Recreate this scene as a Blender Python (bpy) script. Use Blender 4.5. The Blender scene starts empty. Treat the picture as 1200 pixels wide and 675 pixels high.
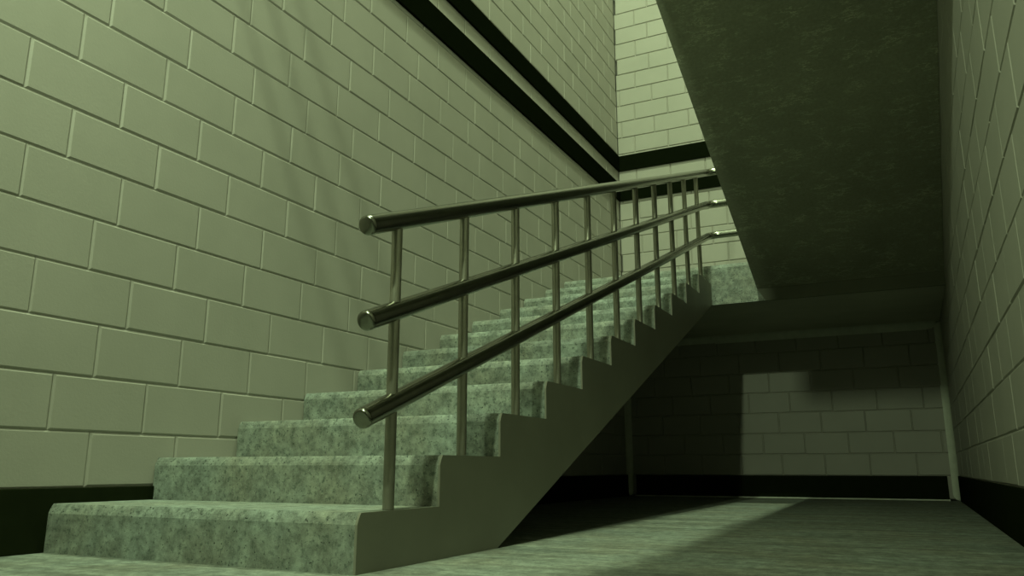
import bpy, bmesh, math, random
from mathutils import Vector, Matrix

# ------------------------------------------------------------------ camera, world, lights, exposure
scene = bpy.context.scene
col = scene.collection
PITCH, YAW = 0.2239, 0.4614
cam_d = bpy.data.cameras.new("camera")
cam_d.sensor_width = 36.0
cam_d.lens = 926.83 / 1200 * 36.0
cam_d.clip_start = 0.02
cam = bpy.data.objects.new("camera", cam_d)
cam.location = (2.7227, -1.8376, 0.2839)
cam.rotation_euler = (math.pi / 2 + PITCH, 0, YAW)
col.objects.link(cam)
scene.camera = cam

scene.view_settings.view_transform = 'Standard'
scene.view_settings.look = 'None'
scene.view_settings.exposure = 0.0
scene.view_settings.gamma = 1.0
scene.view_settings.use_curve_mapping = False

world = bpy.data.worlds.new("world")
scene.world = world
world.use_nodes = True
world.node_tree.nodes["Background"].inputs[0].default_value = (0.10, 0.14, 0.05, 1)
world.node_tree.nodes["Background"].inputs[1].default_value = 0.05

def area(name, loc, target, sx, sy, power, color):
    d = bpy.data.lights.new(name, 'AREA')
    d.shape = 'RECTANGLE'; d.size = sx; d.size_y = sy
    d.energy = power; d.color = color
    o = bpy.data.objects.new(name, d)
    o.location = loc
    v = Vector(target) - Vector(loc)
    o.rotation_euler = v.to_track_quat('-Z', 'Y').to_euler()
    col.objects.link(o)
    return o

LC = (0.77, 1.0, 0.60)
area("stairwell_top_light", (1.27, 2.4, 10.0), (1.2, 2.4, 0), 0.4, 0.4, 500, LC)
area("upper_hall_light", (1.42, -2.6, 8.5), (0.8, 1.6, 1.0), 0.10, 0.10, 250, LC)
area("lower_hall_light", (1.66, -2.0, 3.2), (1.5, 2.0, 0.9), 0.12, 0.12, 76, LC)

# ------------------------------------------------------------------ measures (metres)
W, D, H = 1.3344, 0.4282, 0.1629        # flight width, tread, riser
NR = 12
YF = 11 * D                             # landing front
ZL = NR * H                             # landing top
ZS = 1.612                              # landing underside
YB, XR = 6.393, 3.06                    # back wall, right wall
XS = 1.707                              # left edge of the upper flight
SM = 0.3842                             # slope of the upper flight's soffit
ZB, BH, BL = 0.2151, 0.20, 0.3907       # baseboard height, block course, block length
YFRONT, ZTOP = -4.6, 10.4

# ------------------------------------------------------------------ materials
def mat(name):
    m = bpy.data.materials.new(name); m.use_nodes = True
    nt = m.node_tree
    return m, nt, nt.nodes["Principled BSDF"]

def noise(nt, scale, detail=4, rough=0.55, vec=None):
    n = nt.nodes.new("ShaderNodeTexNoise")
    n.inputs["Scale"].default_value = scale
    n.inputs["Detail"].default_value = detail
    n.inputs["Roughness"].default_value = rough
    if vec: nt.links.new(vec, n.inputs["Vector"])
    return n

def ramp(nt, fac, stops):
    r = nt.nodes.new("ShaderNodeValToRGB")
    e = r.color_ramp.elements
    while len(e) < len(stops): e.new(0.5)
    for i, (p, c) in enumerate(stops):
        e[i].position = p; e[i].color = (*c, 1) if len(c) == 3 else c
    nt.links.new(fac, r.inputs[0])
    return r

def mixc(nt, a, b, fac, mode='MIX'):
    m = nt.nodes.new("ShaderNodeMix"); m.data_type = 'RGBA'; m.blend_type = mode
    for s, v in ((m.inputs[6], a), (m.inputs[7], b)):
        if isinstance(v, tuple): s.default_value = (*v, 1)
        else: nt.links.new(v, s)
    if isinstance(fac, float): m.inputs[0].default_value = fac
    else: nt.links.new(fac, m.inputs[0])
    return m.outputs[2]

def bump(nt, bsdf, height, strength, dist):
    b = nt.nodes.new("ShaderNodeBump")
    b.inputs["Strength"].default_value = strength
    b.inputs["Distance"].default_value = dist
    nt.links.new(height, b.inputs["Height"])
    nt.links.new(b.outputs[0], bsdf.inputs["Normal"])

def coords(nt, scale=None):
    g = nt.nodes.new("ShaderNodeNewGeometry")
    if scale is None: return g.outputs["Position"]
    m = nt.nodes.new("ShaderNodeVectorMath"); m.operation = 'MULTIPLY'
    m.inputs[1].default_value = scale
    nt.links.new(g.outputs["Position"], m.inputs[0])
    return m.outputs[0]

def block_paint():
    m, nt, b = mat("painted_block")
    p = coords(nt)
    n1 = noise(nt, 2.2, 3, 0.6, p)
    n2 = noise(nt, 90, 3, 0.6, p)
    c = ramp(nt, n1.outputs[0], [(0.3, (0.34, 0.325, 0.285)), (0.7, (0.38, 0.36, 0.32))])
    nt.links.new(mixc(nt, c.outputs[0], (0.30, 0.29, 0.24), 0.12), b.inputs["Base Color"])
    b.inputs["Roughness"].default_value = 0.55
    b.inputs["Specular IOR Level"].default_value = 0.35
    bump(nt, b, n2.outputs[0], 0.18, 0.003)
    return m

def terrazzo(name, base, dark, light, rough, streak=False):
    m, nt, b = mat(name)
    p = coords(nt)
    big = noise(nt, 3.2, 4, 0.6, p)
    blot = noise(nt, 20, 5, 0.72, p)
    med = noise(nt, 58, 3, 0.6, p)
    chip = noise(nt, 105, 2, 0.5, p)
    fine = noise(nt, 230, 3, 0.7, p)
    c0 = ramp(nt, big.outputs[0], [(0.36, (base[0] * 0.92, base[1] * 0.84, base[2] * 0.78)), (0.62, base)])
    c1 = ramp(nt, blot.outputs[0], [(0.34, (0.50, 0.50, 0.48)), (0.50, (0.95, 0.95, 0.95)), (0.66, (1.45, 1.45, 1.42))])
    c2 = mixc(nt, c0.outputs[0], c1.outputs[0], 0.9, 'MULTIPLY')
    f = ramp(nt, med.outputs[0], [(0.33, (0.85, 0.85, 0.85)), (0.45, (0, 0, 0))])
    c3 = mixc(nt, c2, dark, f.outputs[0])
    g = ramp(nt, chip.outputs[0], [(0.30, (1, 1, 1)), (0.355, (0, 0, 0))])
    c4 = mixc(nt, c3, tuple(x * 0.35 for x in dark), g.outputs[0])
    f2 = ramp(nt, fine.outputs[0], [(0.58, (0, 0, 0)), (0.76, (1, 1, 1))])
    c4 = mixc(nt, c4, light, f2.outputs[0])
    if streak:
        st = noise(nt, 1.0, 4, 0.6, coords(nt, (1.1, 9.0, 1.0)))
        s = ramp(nt, st.outputs[0], [(0.32, (0.55, 0.55, 0.55)), (0.66, (1.25, 1.25, 1.25))])
        c4 = mixc(nt, c4, s.outputs[0], 0.85, 'MULTIPLY')
    nt.links.new(c4, b.inputs["Base Color"])
    b.inputs["Roughness"].default_value = rough
    b.inputs["Specular IOR Level"].default_value = 0.3
    bump(nt, b, fine.outputs[0], 0.3, 0.003)
    return m

def plaster(name, base, strength, rough=0.7, scuff=0.0):
    m, nt, b = mat(name)
    p = coords(nt)
    n1 = noise(nt, 1.6, 4, 0.6, p)
    c = ramp(nt, n1.outputs[0], [(0.3, tuple(x * 0.86 for x in base)), (0.7, tuple(x * 1.12 for x in base))]).outputs[0]
    n2 = noise(nt, 1.0, 6, 0.7, coords(nt, (5.0, 13.0, 13.0)))
    line = ramp(nt, n2.outputs[0], [(0.478, (0, 0, 0)), (0.50, (1, 1, 1)), (0.522, (0, 0, 0))])
    n4 = noise(nt, 6.0, 3, 0.6, p)
    gate = ramp(nt, n4.outputs[0], [(0.46, (0, 0, 0)), (0.62, (1, 1, 1))])
    k = nt.nodes.new("ShaderNodeMath"); k.operation = 'MULTIPLY'
    nt.links.new(line.outputs[0], k.inputs[0]); nt.links.new(gate.outputs[0], k.inputs[1])
    n3 = noise(nt, 60, 4, 0.6, p)
    if scuff:
        k2 = nt.nodes.new("ShaderNodeMath"); k2.operation = 'MULTIPLY'; k2.inputs[1].default_value = scuff
        nt.links.new(k.outputs[0], k2.inputs[0])
        c = mixc(nt, c, tuple(min(1, x * 2.8) for x in base), k2.outputs[0])
        c = mixc(nt, c, ramp(nt, n3.outputs[0], [(0.3, (0.8, 0.8, 0.8)), (0.7, (1.2, 1.2, 1.2))]).outputs[0], 0.7, 'MULTIPLY')
    nt.links.new(c, b.inputs["Base Color"])
    b.inputs["Roughness"].default_value = rough
    bump(nt, b, mixc(nt, n3.outputs[0], k.outputs[0], 0.5), strength, 0.004)
    return m

def flat(name, base, rough, metal=0.0, bs=0.0):
    m, nt, b = mat(name)
    p = coords(nt)
    n1 = noise(nt, 14, 4, 0.6, p)
    c = ramp(nt, n1.outputs[0], [(0.3, tuple(x * 0.9 for x in base)), (0.7, tuple(min(1, x * 1.08) for x in base))])
    nt.links.new(c.outputs[0], b.inputs["Base Color"])
    b.inputs["Metallic"].default_value = metal
    b.inputs["Roughness"].default_value = rough
    if bs: bump(nt, b, noise(nt, 160, 3, 0.6, p).outputs[0], bs, 0.002)
    return m

M_BLOCK = block_paint()
M_STEP = terrazzo("terrazzo_step", (0.235, 0.272, 0.24), (0.085, 0.105, 0.085), (0.42, 0.45, 0.39), 0.6)
M_FLOOR = terrazzo("terrazzo_floor", (0.19, 0.215, 0.185), (0.14, 0.16, 0.135), (0.22, 0.235, 0.21), 0.75, True)
M_SIDE = plaster("painted_concrete", (0.215, 0.21, 0.165), 0.10, 0.5)
M_LAND = plaster("landing_paint", (0.46, 0.46, 0.36), 0.15, 0.6)
M_SOFFIT = plaster("rough_plaster", (0.27, 0.275, 0.205), 0.6, 0.55, 0.7)
M_BLACK = flat("black_rubber", (0.012, 0.016, 0.007), 0.9)
M_BLACK.node_tree.nodes["Principled BSDF"].inputs["Specular IOR Level"].default_value = 0.0
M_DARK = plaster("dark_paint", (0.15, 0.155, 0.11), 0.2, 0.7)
M_COVE = flat("cove_paint", (0.58, 0.60, 0.50), 0.5, 0, 0.1)
M_BAND = flat("black_band_paint", (0.005, 0.007, 0.003), 0.9)
M_BAND.node_tree.nodes["Principled BSDF"].inputs["Specular IOR Level"].default_value = 0.0
M_STEEL = flat("brushed_steel", (0.24, 0.24, 0.20), 0.22, 1.0)
M_POST = flat("satin_steel", (0.36, 0.35, 0.29), 0.38, 0.85)

# ------------------------------------------------------------------ helpers
def link(name, bm, m, parent=None, smooth=False):
    me = bpy.data.meshes.new(name)
    bmesh.ops.recalc_face_normals(bm, faces=bm.faces[:])
    bm.to_mesh(me); bm.free()
    me.materials.append(m)
    if smooth:
        for p in me.polygons: p.use_smooth = True
        if hasattr(me, "set_sharp_from_angle"): me.set_sharp_from_angle(angle=math.radians(40))
    o = bpy.data.objects.new(name, me)
    col.objects.link(o)
    if parent: o.parent = parent
    return o

def structure(name, bm, m, label, cat):
    o = link(name, bm, m)
    o["kind"] = "structure"; o["label"] = label; o["category"] = cat
    return o

def thing(name, loc, label, cat, group=None):
    o = bpy.data.objects.new(name, None)
    o.location = loc; o["label"] = label; o["category"] = cat
    if group: o["group"] = group
    col.objects.link(o)
    return o

def add_box(bm, lo, hi, bevel=0.0):
    r = bmesh.ops.create_cube(bm, size=1.0)
    vs = r["verts"]
    for v in vs:
        v.co = Vector(tuple(lo[i] + (v.co[i] + 0.5) * (hi[i] - lo[i]) for i in range(3)))
    if bevel:
        es = {e for v in vs for e in v.link_edges}
        bmesh.ops.bevel(bm, geom=list(es), offset=bevel, segments=2, affect='EDGES', profile=0.6)

def prism_x(bm, prof, x0, x1):
    """extrude a (y, z) outline from x0 to x1"""
    a = [bm.verts.new((x0, y, z)) for y, z in prof]
    b = [bm.verts.new((x1, y, z)) for y, z in prof]
    bm.faces.new(a); bm.faces.new(b[::-1])
    n = len(prof)
    for i in range(n):
        j = (i + 1) % n
        bm.faces.new((a[i], b[i], b[j], a[j]))

def tube(bm, pts, r, seg=24, cap=True, round_ends=0.0):
    """round bar swept along points; parallel-transported rings"""
    pts = [Vector(p) for p in pts]
    rings = []
    t0 = (pts[1] - pts[0]).normalized()
    ref = Vector((0, 0, 1)) if abs(t0.z) < 0.9 else Vector((1, 0, 0))
    nrm = (ref - t0 * ref.dot(t0)).normalized()
    prev = t0
    seq = []
    for i, p in enumerate(pts):
        if i == 0: t = t0
        elif i == len(pts) - 1: t = (pts[i] - pts[i - 1]).normalized()
        else: t = ((pts[i + 1] - p).normalized() + (p - pts[i - 1]).normalized()).normalized()
        q = prev.rotation_difference(t)
        nrm = q @ nrm; prev = t
        bn = t.cross(nrm)
        rings.append([bm.verts.new(p + (nrm * math.cos(a) + bn * math.sin(a)) * r)
                      for a in (2 * math.pi * k / seg for k in range(seg))])
    for A, B in zip(rings, rings[1:]):
        for k in range(seg):
            bm.faces.new((A[k], A[(k + 1) % seg], B[(k + 1) % seg], B[k]))
    if cap:
        bm.faces.new(rings[0][::-1]); bm.faces.new(rings[-1])

def lathe(bm, origin, axis, prof, seg=28):
    """prof: list of (distance along axis, radius)"""
    axis = Vector(axis).normalized()
    ref = Vector((0, 0, 1)) if abs(axis.z) < 0.9 else Vector((1, 0, 0))
    u = (ref - axis * ref.dot(axis)).normalized(); w = axis.cross(u)
    rings = []
    for d, r in prof:
        c = Vector(origin) + axis * d
        rings.append([bm.verts.new(c + (u * math.cos(a) + w * math.sin(a)) * r)
                      for a in (2 * math.pi * k / seg for k in range(seg))])
    for A, B in zip(rings, rings[1:]):
        for k in range(seg):
            bm.faces.new((A[k], A[(k + 1) % seg], B[(k + 1) % seg], B[k]))
    bm.faces.new(rings[0][::-1]); bm.faces.new(rings[-1])

def fillet(corners, radius, n=8):
    """polyline with rounded corners"""
    P = [Vector(c) for c in corners]
    out = [P[0]]
    for a, b, c in zip(P, P[1:], P[2:]):
        u = (a - b).normalized(); v = (c - b).normalized()
        ang = u.angle(v)
        L = min(radius / math.tan(ang / 2), (a - b).length * 0.45, (c - b).length * 0.45)
        s, e = b + u * L, b + v * L
        for k in range(n + 1):
            t = k / n
            out.append((1 - t) ** 2 * s + 2 * t * (1 - t) * b + t * t * e)
    out.append(P[-1])
    return out

def block_wall(o, ax, ay, nrm, u0, u1, v0, v1, u_ref, phases, vb, seed, G=0.0065, E=0.0085):
    """coursed block face: flat block faces with bevelled edges falling into thin joints"""
    rnd = random.Random(seed)
    bm = bmesh.new()
    o, ax, ay, nrm = Vector(o), Vector(ax), Vector(ay), Vector(nrm)
    # G joint depth, E bevel width
    def pt(u, v, d): return bm.verts.new(o + ax * u + ay * v - nrm * d)
    n0 = math.floor((v0 - vb) / BH) - 1; n1 = math.ceil((v1 - vb) / BH) + 1
    for n in range(n0, n1):
        a, b = max(v0, vb + n * BH), min(v1, vb + (n + 1) * BH)
        if b - a < 0.02: continue
        ph = u_ref + BL * (phases[n] if 0 <= n < len(phases) else ((n * 0.5 + 0.06 * math.sin(n * 2.7)) % 1))
        k0 = math.floor((u0 - ph) / BL) - 1; k1 = math.ceil((u1 - ph) / BL) + 1
        for k in range(k0, k1):
            c, d = max(u0, ph + k * BL), min(u1, ph + (k + 1) * BL)
            if d - c < 0.02: continue
            z = rnd.uniform(-0.0008, 0.0012)
            e1 = E * rnd.uniform(0.75, 1.2)
            out = [pt(c, a, G), pt(d, a, G), pt(d, b, G), pt(c, b, G)]
            m1 = 0.0012
            mid = [pt(c + m1, a + m1, G), pt(d - m1, a + m1, G), pt(d - m1, b - m1, G), pt(c + m1, b - m1, G)]
            inn = [pt(c + e1, a + e1, z), pt(d - e1, a + e1, z), pt(d - e1, b - e1, z), pt(c + e1, b - e1, z)]
            bm.faces.new(inn)
            for i in range(4):
                j = (i + 1) % 4
                bm.faces.new((mid[i], mid[j], inn[j], inn[i]))
                bm.faces.new((out[i], out[j], mid[j], mid[i]))
    # closed back so the wall has thickness
    T = 0.2
    fr = [o + ax * u + ay * v - nrm * G for u, v in ((u0, v0), (u1, v0), (u1, v1), (u0, v1))]
    bk = [bm.verts.new(p - nrm * (T - G)) for p in fr]
    fv = [bm.verts.new(p) for p in fr]
    bm.faces.new(bk[::-1])
    for i in range(4):
        j = (i + 1) % 4
        bm.faces.new((fv[i], bk[i], bk[j], fv[j]))
    return bm

# ------------------------------------------------------------------ room shell
bm = bmesh.new(); add_box(bm, (-0.2, YFRONT - 0.2, -0.2), (XR + 0.2, YB + 0.2, 0))
structure("floor", bm, M_FLOOR, "grey speckled polished floor of the stairwell", "floor")

LEFT_ROWS = [0.02, 0.59, 0.985, 0.28, 0.80, 0.05, 0.44, 0.955, 0.435, 0.705, 0.32, 0.57, 0.11, 0.37, 0.0]
BACK_ROWS = [0.434, 0.0, 0.42, 0.715, 0.245, 0.52]
RIGHT_ROWS = [0.1, 0.62, 0.3, 0.85, 0.45, 0.02, 0.55, 0.2, 0.72, 0.38, 0.9, 0.5, 0.1, 0.66]
structure("wall_left", block_wall((0, 0, 0), (0, 1, 0), (0, 0, 1), (1, 0, 0), YFRONT, YB, 0, ZTOP,
          0.1251, LEFT_ROWS, ZB, 1), M_BLOCK, "tall painted block wall beside the stair flight", "wall")
structure("wall_back", block_wall((0, YB, 0), (1, 0, 0), (0, 0, 1), (0, -1, 0), 0, XR, 0, ZTOP,
          2.1825, BACK_ROWS, ZB, 2, 0.0095, 0.0095), M_BLOCK, "painted block wall at the far end behind the landing", "wall")
structure("wall_right", block_wall((XR, 0, 0), (0, 1, 0), (0, 0, 1), (-1, 0, 0), YFRONT, YB, 0, ZTOP,
          0.10, RIGHT_ROWS, ZB, 3, 0.0045, 0.0075), M_BLOCK, "painted block wall along the right beside the upper flight", "wall")
structure("wall_front", block_wall((0, YFRONT, 0), (1, 0, 0), (0, 0, 1), (0, 1, 0), 0, XR, 0, ZTOP,
          0.1, RIGHT_ROWS, ZB, 4), M_BLOCK, "painted block wall closing the hall", "wall")
bm = bmesh.new(); add_box(bm, (-0.2, YFRONT - 0.2, ZTOP), (XR + 0.2, YB + 0.2, ZTOP + 0.2))
structure("ceiling", bm, M_SOFFIT, "ceiling over the stairwell", "ceiling")

# upper hall floor slab above the lower hall, on the right of the open well
bm = bmesh.new(); add_box(bm, (XS, YFRONT, 3.57), (XR, 0.0, 3.90))
structure("floor_upper", bm, M_SOFFIT, "upper hall floor slab", "floor")
# unseen block added below the upper flight to step the far wall's shadow
bm = bmesh.new(); add_box(bm, (1.712, 0.75, 2.455), (XR, 0.95, 3.13))
structure("shadow_block", bm, M_SOFFIT, "unseen block added under the upper flight to cast a stepped shadow", "shadow_block")

def baseboard(name, lo, hi, label):
    bm = bmesh.new(); add_box(bm, lo, hi, 0.003)
    structure(name, bm, M_BLACK, label, "baseboard")
baseboard("baseboard_left", (0, YFRONT, 0), (0.010, 0.60, ZB), "black baseboard on the block wall at the stair foot")
baseboard("baseboard_left_rear", (0, 1.2, 0), (0.010, YB, ZB), "black baseboard under the stair flight")
baseboard("baseboard_right", (XR - 0.010, YFRONT, 0), (XR, YB - 0.09, ZB), "black baseboard along the right block wall")
baseboard("baseboard_back", (0.09, YB - 0.010, 0.012), (XR - 0.09, YB, ZB), "black baseboard on the wall under the landing")

def band(name, lo, hi, label):
    bm = bmesh.new(); add_box(bm, lo, hi, 0.004)
    structure(name, bm, M_BAND, label, "trim")
TP = 0.02
for i, (z0, z1, w) in enumerate(((3.245, 3.455, "lower"), (3.605, 3.79, "upper"))):
    band("trim_%d" % (i + 1), (0, YFRONT, z0), (TP, YB, z1), "%s black band along the tall left wall" % w)
    band("trim_%d" % (i + 3), (TP, YB - TP, z0), (XR, YB, z1), "%s black band across the far wall above the landing" % w)

def cove(name, p0, p1, a, b, r, taper0, taper1, label):
    """concave corner strip between two surfaces whose inward normals are a and b"""
    bm = bmesh.new()
    p0, p1, a, b = Vector(p0), Vector(p1), Vector(a), Vector(b)
    L = (p1 - p0).length; t = (p1 - p0) / L
    rs = []
    st = 10
    ss = [0.0] + ([r * k / st for k in range(1, st + 1)] if taper0 else []) + ([L - r * (st - k) / st for k in range(0, st)] if taper1 else []) + [L]
    for s in ss:
        q = 1.0
        if taper0 and s < r: q = math.sqrt(max(0.0, 1 - (1 - s / r) ** 2))
        if taper1 and s > L - r: q = math.sqrt(max(0.0, 1 - (1 - (L - s) / r) ** 2))
        q = max(q, 0.02); c = p0 + t * s
        rr = r * q
        ring = [bm.verts.new(c)]
        for k in range(9):
            an = math.pi / 2 * k / 8
            ring.append(bm.verts.new(c + a * (rr - rr * math.cos(an)) + b * (rr - rr * math.sin(an))))
        rs.append(ring)
    for A, B in zip(rs, rs[1:]):
        n = len(A)
        for k in range(n):
            j = (k + 1) % n
            bm.faces.new((A[k], A[j], B[j], B[k]))
    bm.faces.new(rs[0][::-1]); bm.faces.new(rs[-1])
    o = structure(name, bm, M_COVE, label, "trim")
    for p in o.data.polygons: p.use_smooth = True
    o.data.set_sharp_from_angle(angle=math.radians(45))
cove("trim_5", (XR, YB, 0), (XR, YB, ZS), (-1, 0, 0), (0, -1, 0), 0.06, True, True, "pale rounded corner strip right of the wall under the landing")
cove("trim_6", (0, YB, 0), (0, YB, ZS), (1, 0, 0), (0, -1, 0), 0.06, True, True, "dim rounded corner strip left of the wall under the landing")
cove("trim_7", (0.03, YB, ZS), (XR - 0.03, YB, ZS), (0, -1, 0), (0, 0, -1), 0.07, True, True, "rounded strip between the landing underside and the wall below it")
bm = bmesh.new(); add_box(bm, (0.085, YB - 0.022, 0), (XR - 0.085, YB, 0.012), 0.003)
structure("trim_8", bm, M_COVE, "thin pale strip where the far wall meets the floor", "trim")

# ------------------------------------------------------------------ lower flight
def chamfer_pts(y, z, c=0.032, b=0.016, n=4):
    """rounded nosing from the riser (y, z-c) to the tread (y+b, z)"""
    out = []
    for k in range(n + 1):
        a = math.pi / 2 * k / n
        f = 0.7                           # between a straight chamfer and a full round
        s = k / n
        yy = (b * (1 - math.cos(a))) * (1 - f) + b * s * f
        zz = (-c + c * math.sin(a)) * (1 - f) + (-c + c * s) * f
        out.append((y + yy, z + zz))
    return out

stairs = thing("staircase", (0, 0, 0), "lower flight of grey speckled steps rising along the left block wall to the landing", "stairs")
PL, X0 = 0.008, 0.002
for k in range(NR - 1):
    y0, z0, z1 = k * D, k * H, (k + 1) * H
    bm = bmesh.new()
    prof = [(y0, z0)] + chamfer_pts(y0, z1) + [(y0 + D, z1), (y0 + D, z0)]
    prism_x(bm, prof, X0, W - PL)
    link("step", bm, M_STEP, stairs)
prof = [(0, 0)]
for k in range(NR - 1):
    prof += chamfer_pts(k * D, (k + 1) * H)
    prof += [((k + 1) * D, (k + 1) * H)]
prof += [(YF, ZS), (0.835, 0)]
bm = bmesh.new(); prism_x(bm, prof, W - PL, W)
s = link("stringer", bm, M_SIDE, stairs); s["label"] = "plain painted side face"
bm = bmesh.new()
prism_x(bm, [(0.835, 0), (YF, ZS), (YF, ZS + 0.17), (0.45, 0)], X0, W - PL)
s = link("soffit", bm, M_SIDE, stairs); s["label"] = "plain painted underside"

# ------------------------------------------------------------------ landing
land = thing("stair_landing", (XR / 2, YF, ZL), "concrete landing slab with a speckled front edge between the two flights", "landing")
land_inv = Matrix.Translation((-XR / 2, -YF, -ZL))
def lpart(name, bm, m):
    bm.transform(land_inv); return link(name, bm, m, land)
bm = bmesh.new(); add_box(bm, (X0, YF + 0.03, ZS), (XR - X0, YB - X0, ZL - 0.02)); lpart("slab", bm, M_LAND)
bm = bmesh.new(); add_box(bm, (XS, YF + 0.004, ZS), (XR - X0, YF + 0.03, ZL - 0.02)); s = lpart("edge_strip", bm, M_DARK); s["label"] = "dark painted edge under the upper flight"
bm = bmesh.new(); prism_x(bm, [(YF, ZS)] + chamfer_pts(YF, ZL) + [(YF + 0.06, ZL), (YF + 0.06, ZL - 0.02), (YF + 0.03, ZL - 0.02), (YF + 0.03, ZS)], X0, XS)
p4 = [(XS, 1.717), (XS + 0.062, ZS), (XS, ZS)]
fa = [bm.verts.new((x, YF, z)) for x, z in p4]; fb = [bm.verts.new((x, YF + 0.03, z)) for x, z in p4]
bm.faces.new(fa); bm.faces.new(fb[::-1])
for i in range(3): bm.faces.new((fa[i], fb[i], fb[(i + 1) % 3], fa[(i + 1) % 3]))
s = lpart("front_edge", bm, M_STEP); s["label"] = "speckled front edge"
bm = bmesh.new(); add_box(bm, (X0, YF + 0.06, ZL - 0.02), (XR - X0, YB - X0, ZL)); lpart("floor_topping", bm, M_STEP)

# ------------------------------------------------------------------ upper flight (seen from below)
up = thing("staircase", (XS, YF, ZL), "upper flight seen from below as a dark sloping rough underside", "stairs")
up_inv = Matrix.Translation((-XS, -YF, -ZL))
def zs(y): return 1.717 + SM * (YF - y)
HU = (3.90 - ZL) / 12
bm = bmesh.new()
ye = 0.0
prism_x(bm, [(YF - 0.001, zs(YF)), (YF - 0.001, ZL - 0.001), (YF - 0.1, zs(YF - 0.1) + 0.2), (ye, zs(ye) + 0.2), (ye, zs(ye))], XS, XR - X0)
bm.transform(up_inv); s = link("soffit", bm, M_SOFFIT, up)
for k in range(11):
    y1 = YF - k * D; z0 = ZL + k * HU; z1 = z0 + HU
    bm = bmesh.new()
    c = [(2 * YF - y - 0.001, z) for y, z in chamfer_pts(YF + k * D, z1)]
    zb = max(zs(y1 - D) + 0.16 - SM * 0, z0 - 0.02)
    prism_x(bm, [(y1 - 0.001, z0 if k == 0 else z0 - 0.02)] + c + [(y1 - D, z1), (y1 - D, z0 - 0.02)], XS, XR - X0)
    bm.transform(up_inv); link("step", bm, M_STEP, up)

# ------------------------------------------------------------------ railing
rail = thing("stair_railing", (1.312, 0.0, 0.0), "steel railing of three round rails and slim posts on the lower flight", "railing")
RX, RY0 = 1.312, 0.175
r_inv = Matrix.Translation((-RX, 0, 0))
SL = H / D
RR, BR = 0.0312, 0.0175
ZE = (0.993, 0.697, 0.411)
YBEND = 4.85
XU = 1.80
def zbase(y): return SL * y
for i, z0 in enumerate(ZE):
    zt = z0 + SL * YBEND
    YS0 = (0.022, 0.034, 0.034)[i]
    pts = fillet([(RX, YS0, z0 + SL * YS0), (RX, YBEND, zt), (XU, YBEND, zt), (XU, 0.15, zt + SM * (YBEND - 0.15))], 0.10)
    bm = bmesh.new(); tube(bm, pts, RR, 28, cap=False); bm.transform(r_inv)
    h = link("handrail", bm, M_STEEL, rail, True)
    h["label"] = ("top rail", "middle rail", "bottom rail")[i]
    bm = bmesh.new()
    ax = Vector((0, -D, -H)).normalized()
    o0 = Vector((RX, YS0, z0 + SL * YS0))
    lathe(bm, o0 - ax * 0.004, ax, [(0, RR), (0.004, RR), (0.0105, RR * 0.96), (0.0145, RR * 0.84), (0.0155, RR * 0.72), (0.0155, RR * 0.3)])
    bm.transform(r_inv)
    c = link("end_cap", bm, M_STEEL, h, True)
base = None
for k in range(11):
    y = RY0 + k * D; zb = (k + 1) * H; zt = ZE[0] + SL * y
    bm = bmesh.new()
    tube(bm, [(0, 0, 0), (0, 0, zt - zb)], BR, 20)
    o = link("baluster", bm, M_POST, rail, True)
    o.location = (0, y, zb + 0.001)

# unseen rails added high across the well to streak the left wall with shadow
shadow_rails = thing("shadow_railing", (0.0, -0.25, 3.9), "three round steel rails added unseen high above the well for their shadow streaks", "railing")
for zz in (0.30, 0.60, 0.90):
    bm = bmesh.new(); tube(bm, [(0.003, 0, zz), (XR - 0.003, 0, zz)], RR, 24)
    link("handrail", bm, M_STEEL, shadow_rails, True)
for xx in (2.0, 2.5, 2.9):
    bm = bmesh.new(); tube(bm, [(xx, 0, 0.001), (xx, 0, 0.9)], BR, 20)
    link("baluster", bm, M_POST, shadow_rails, True)
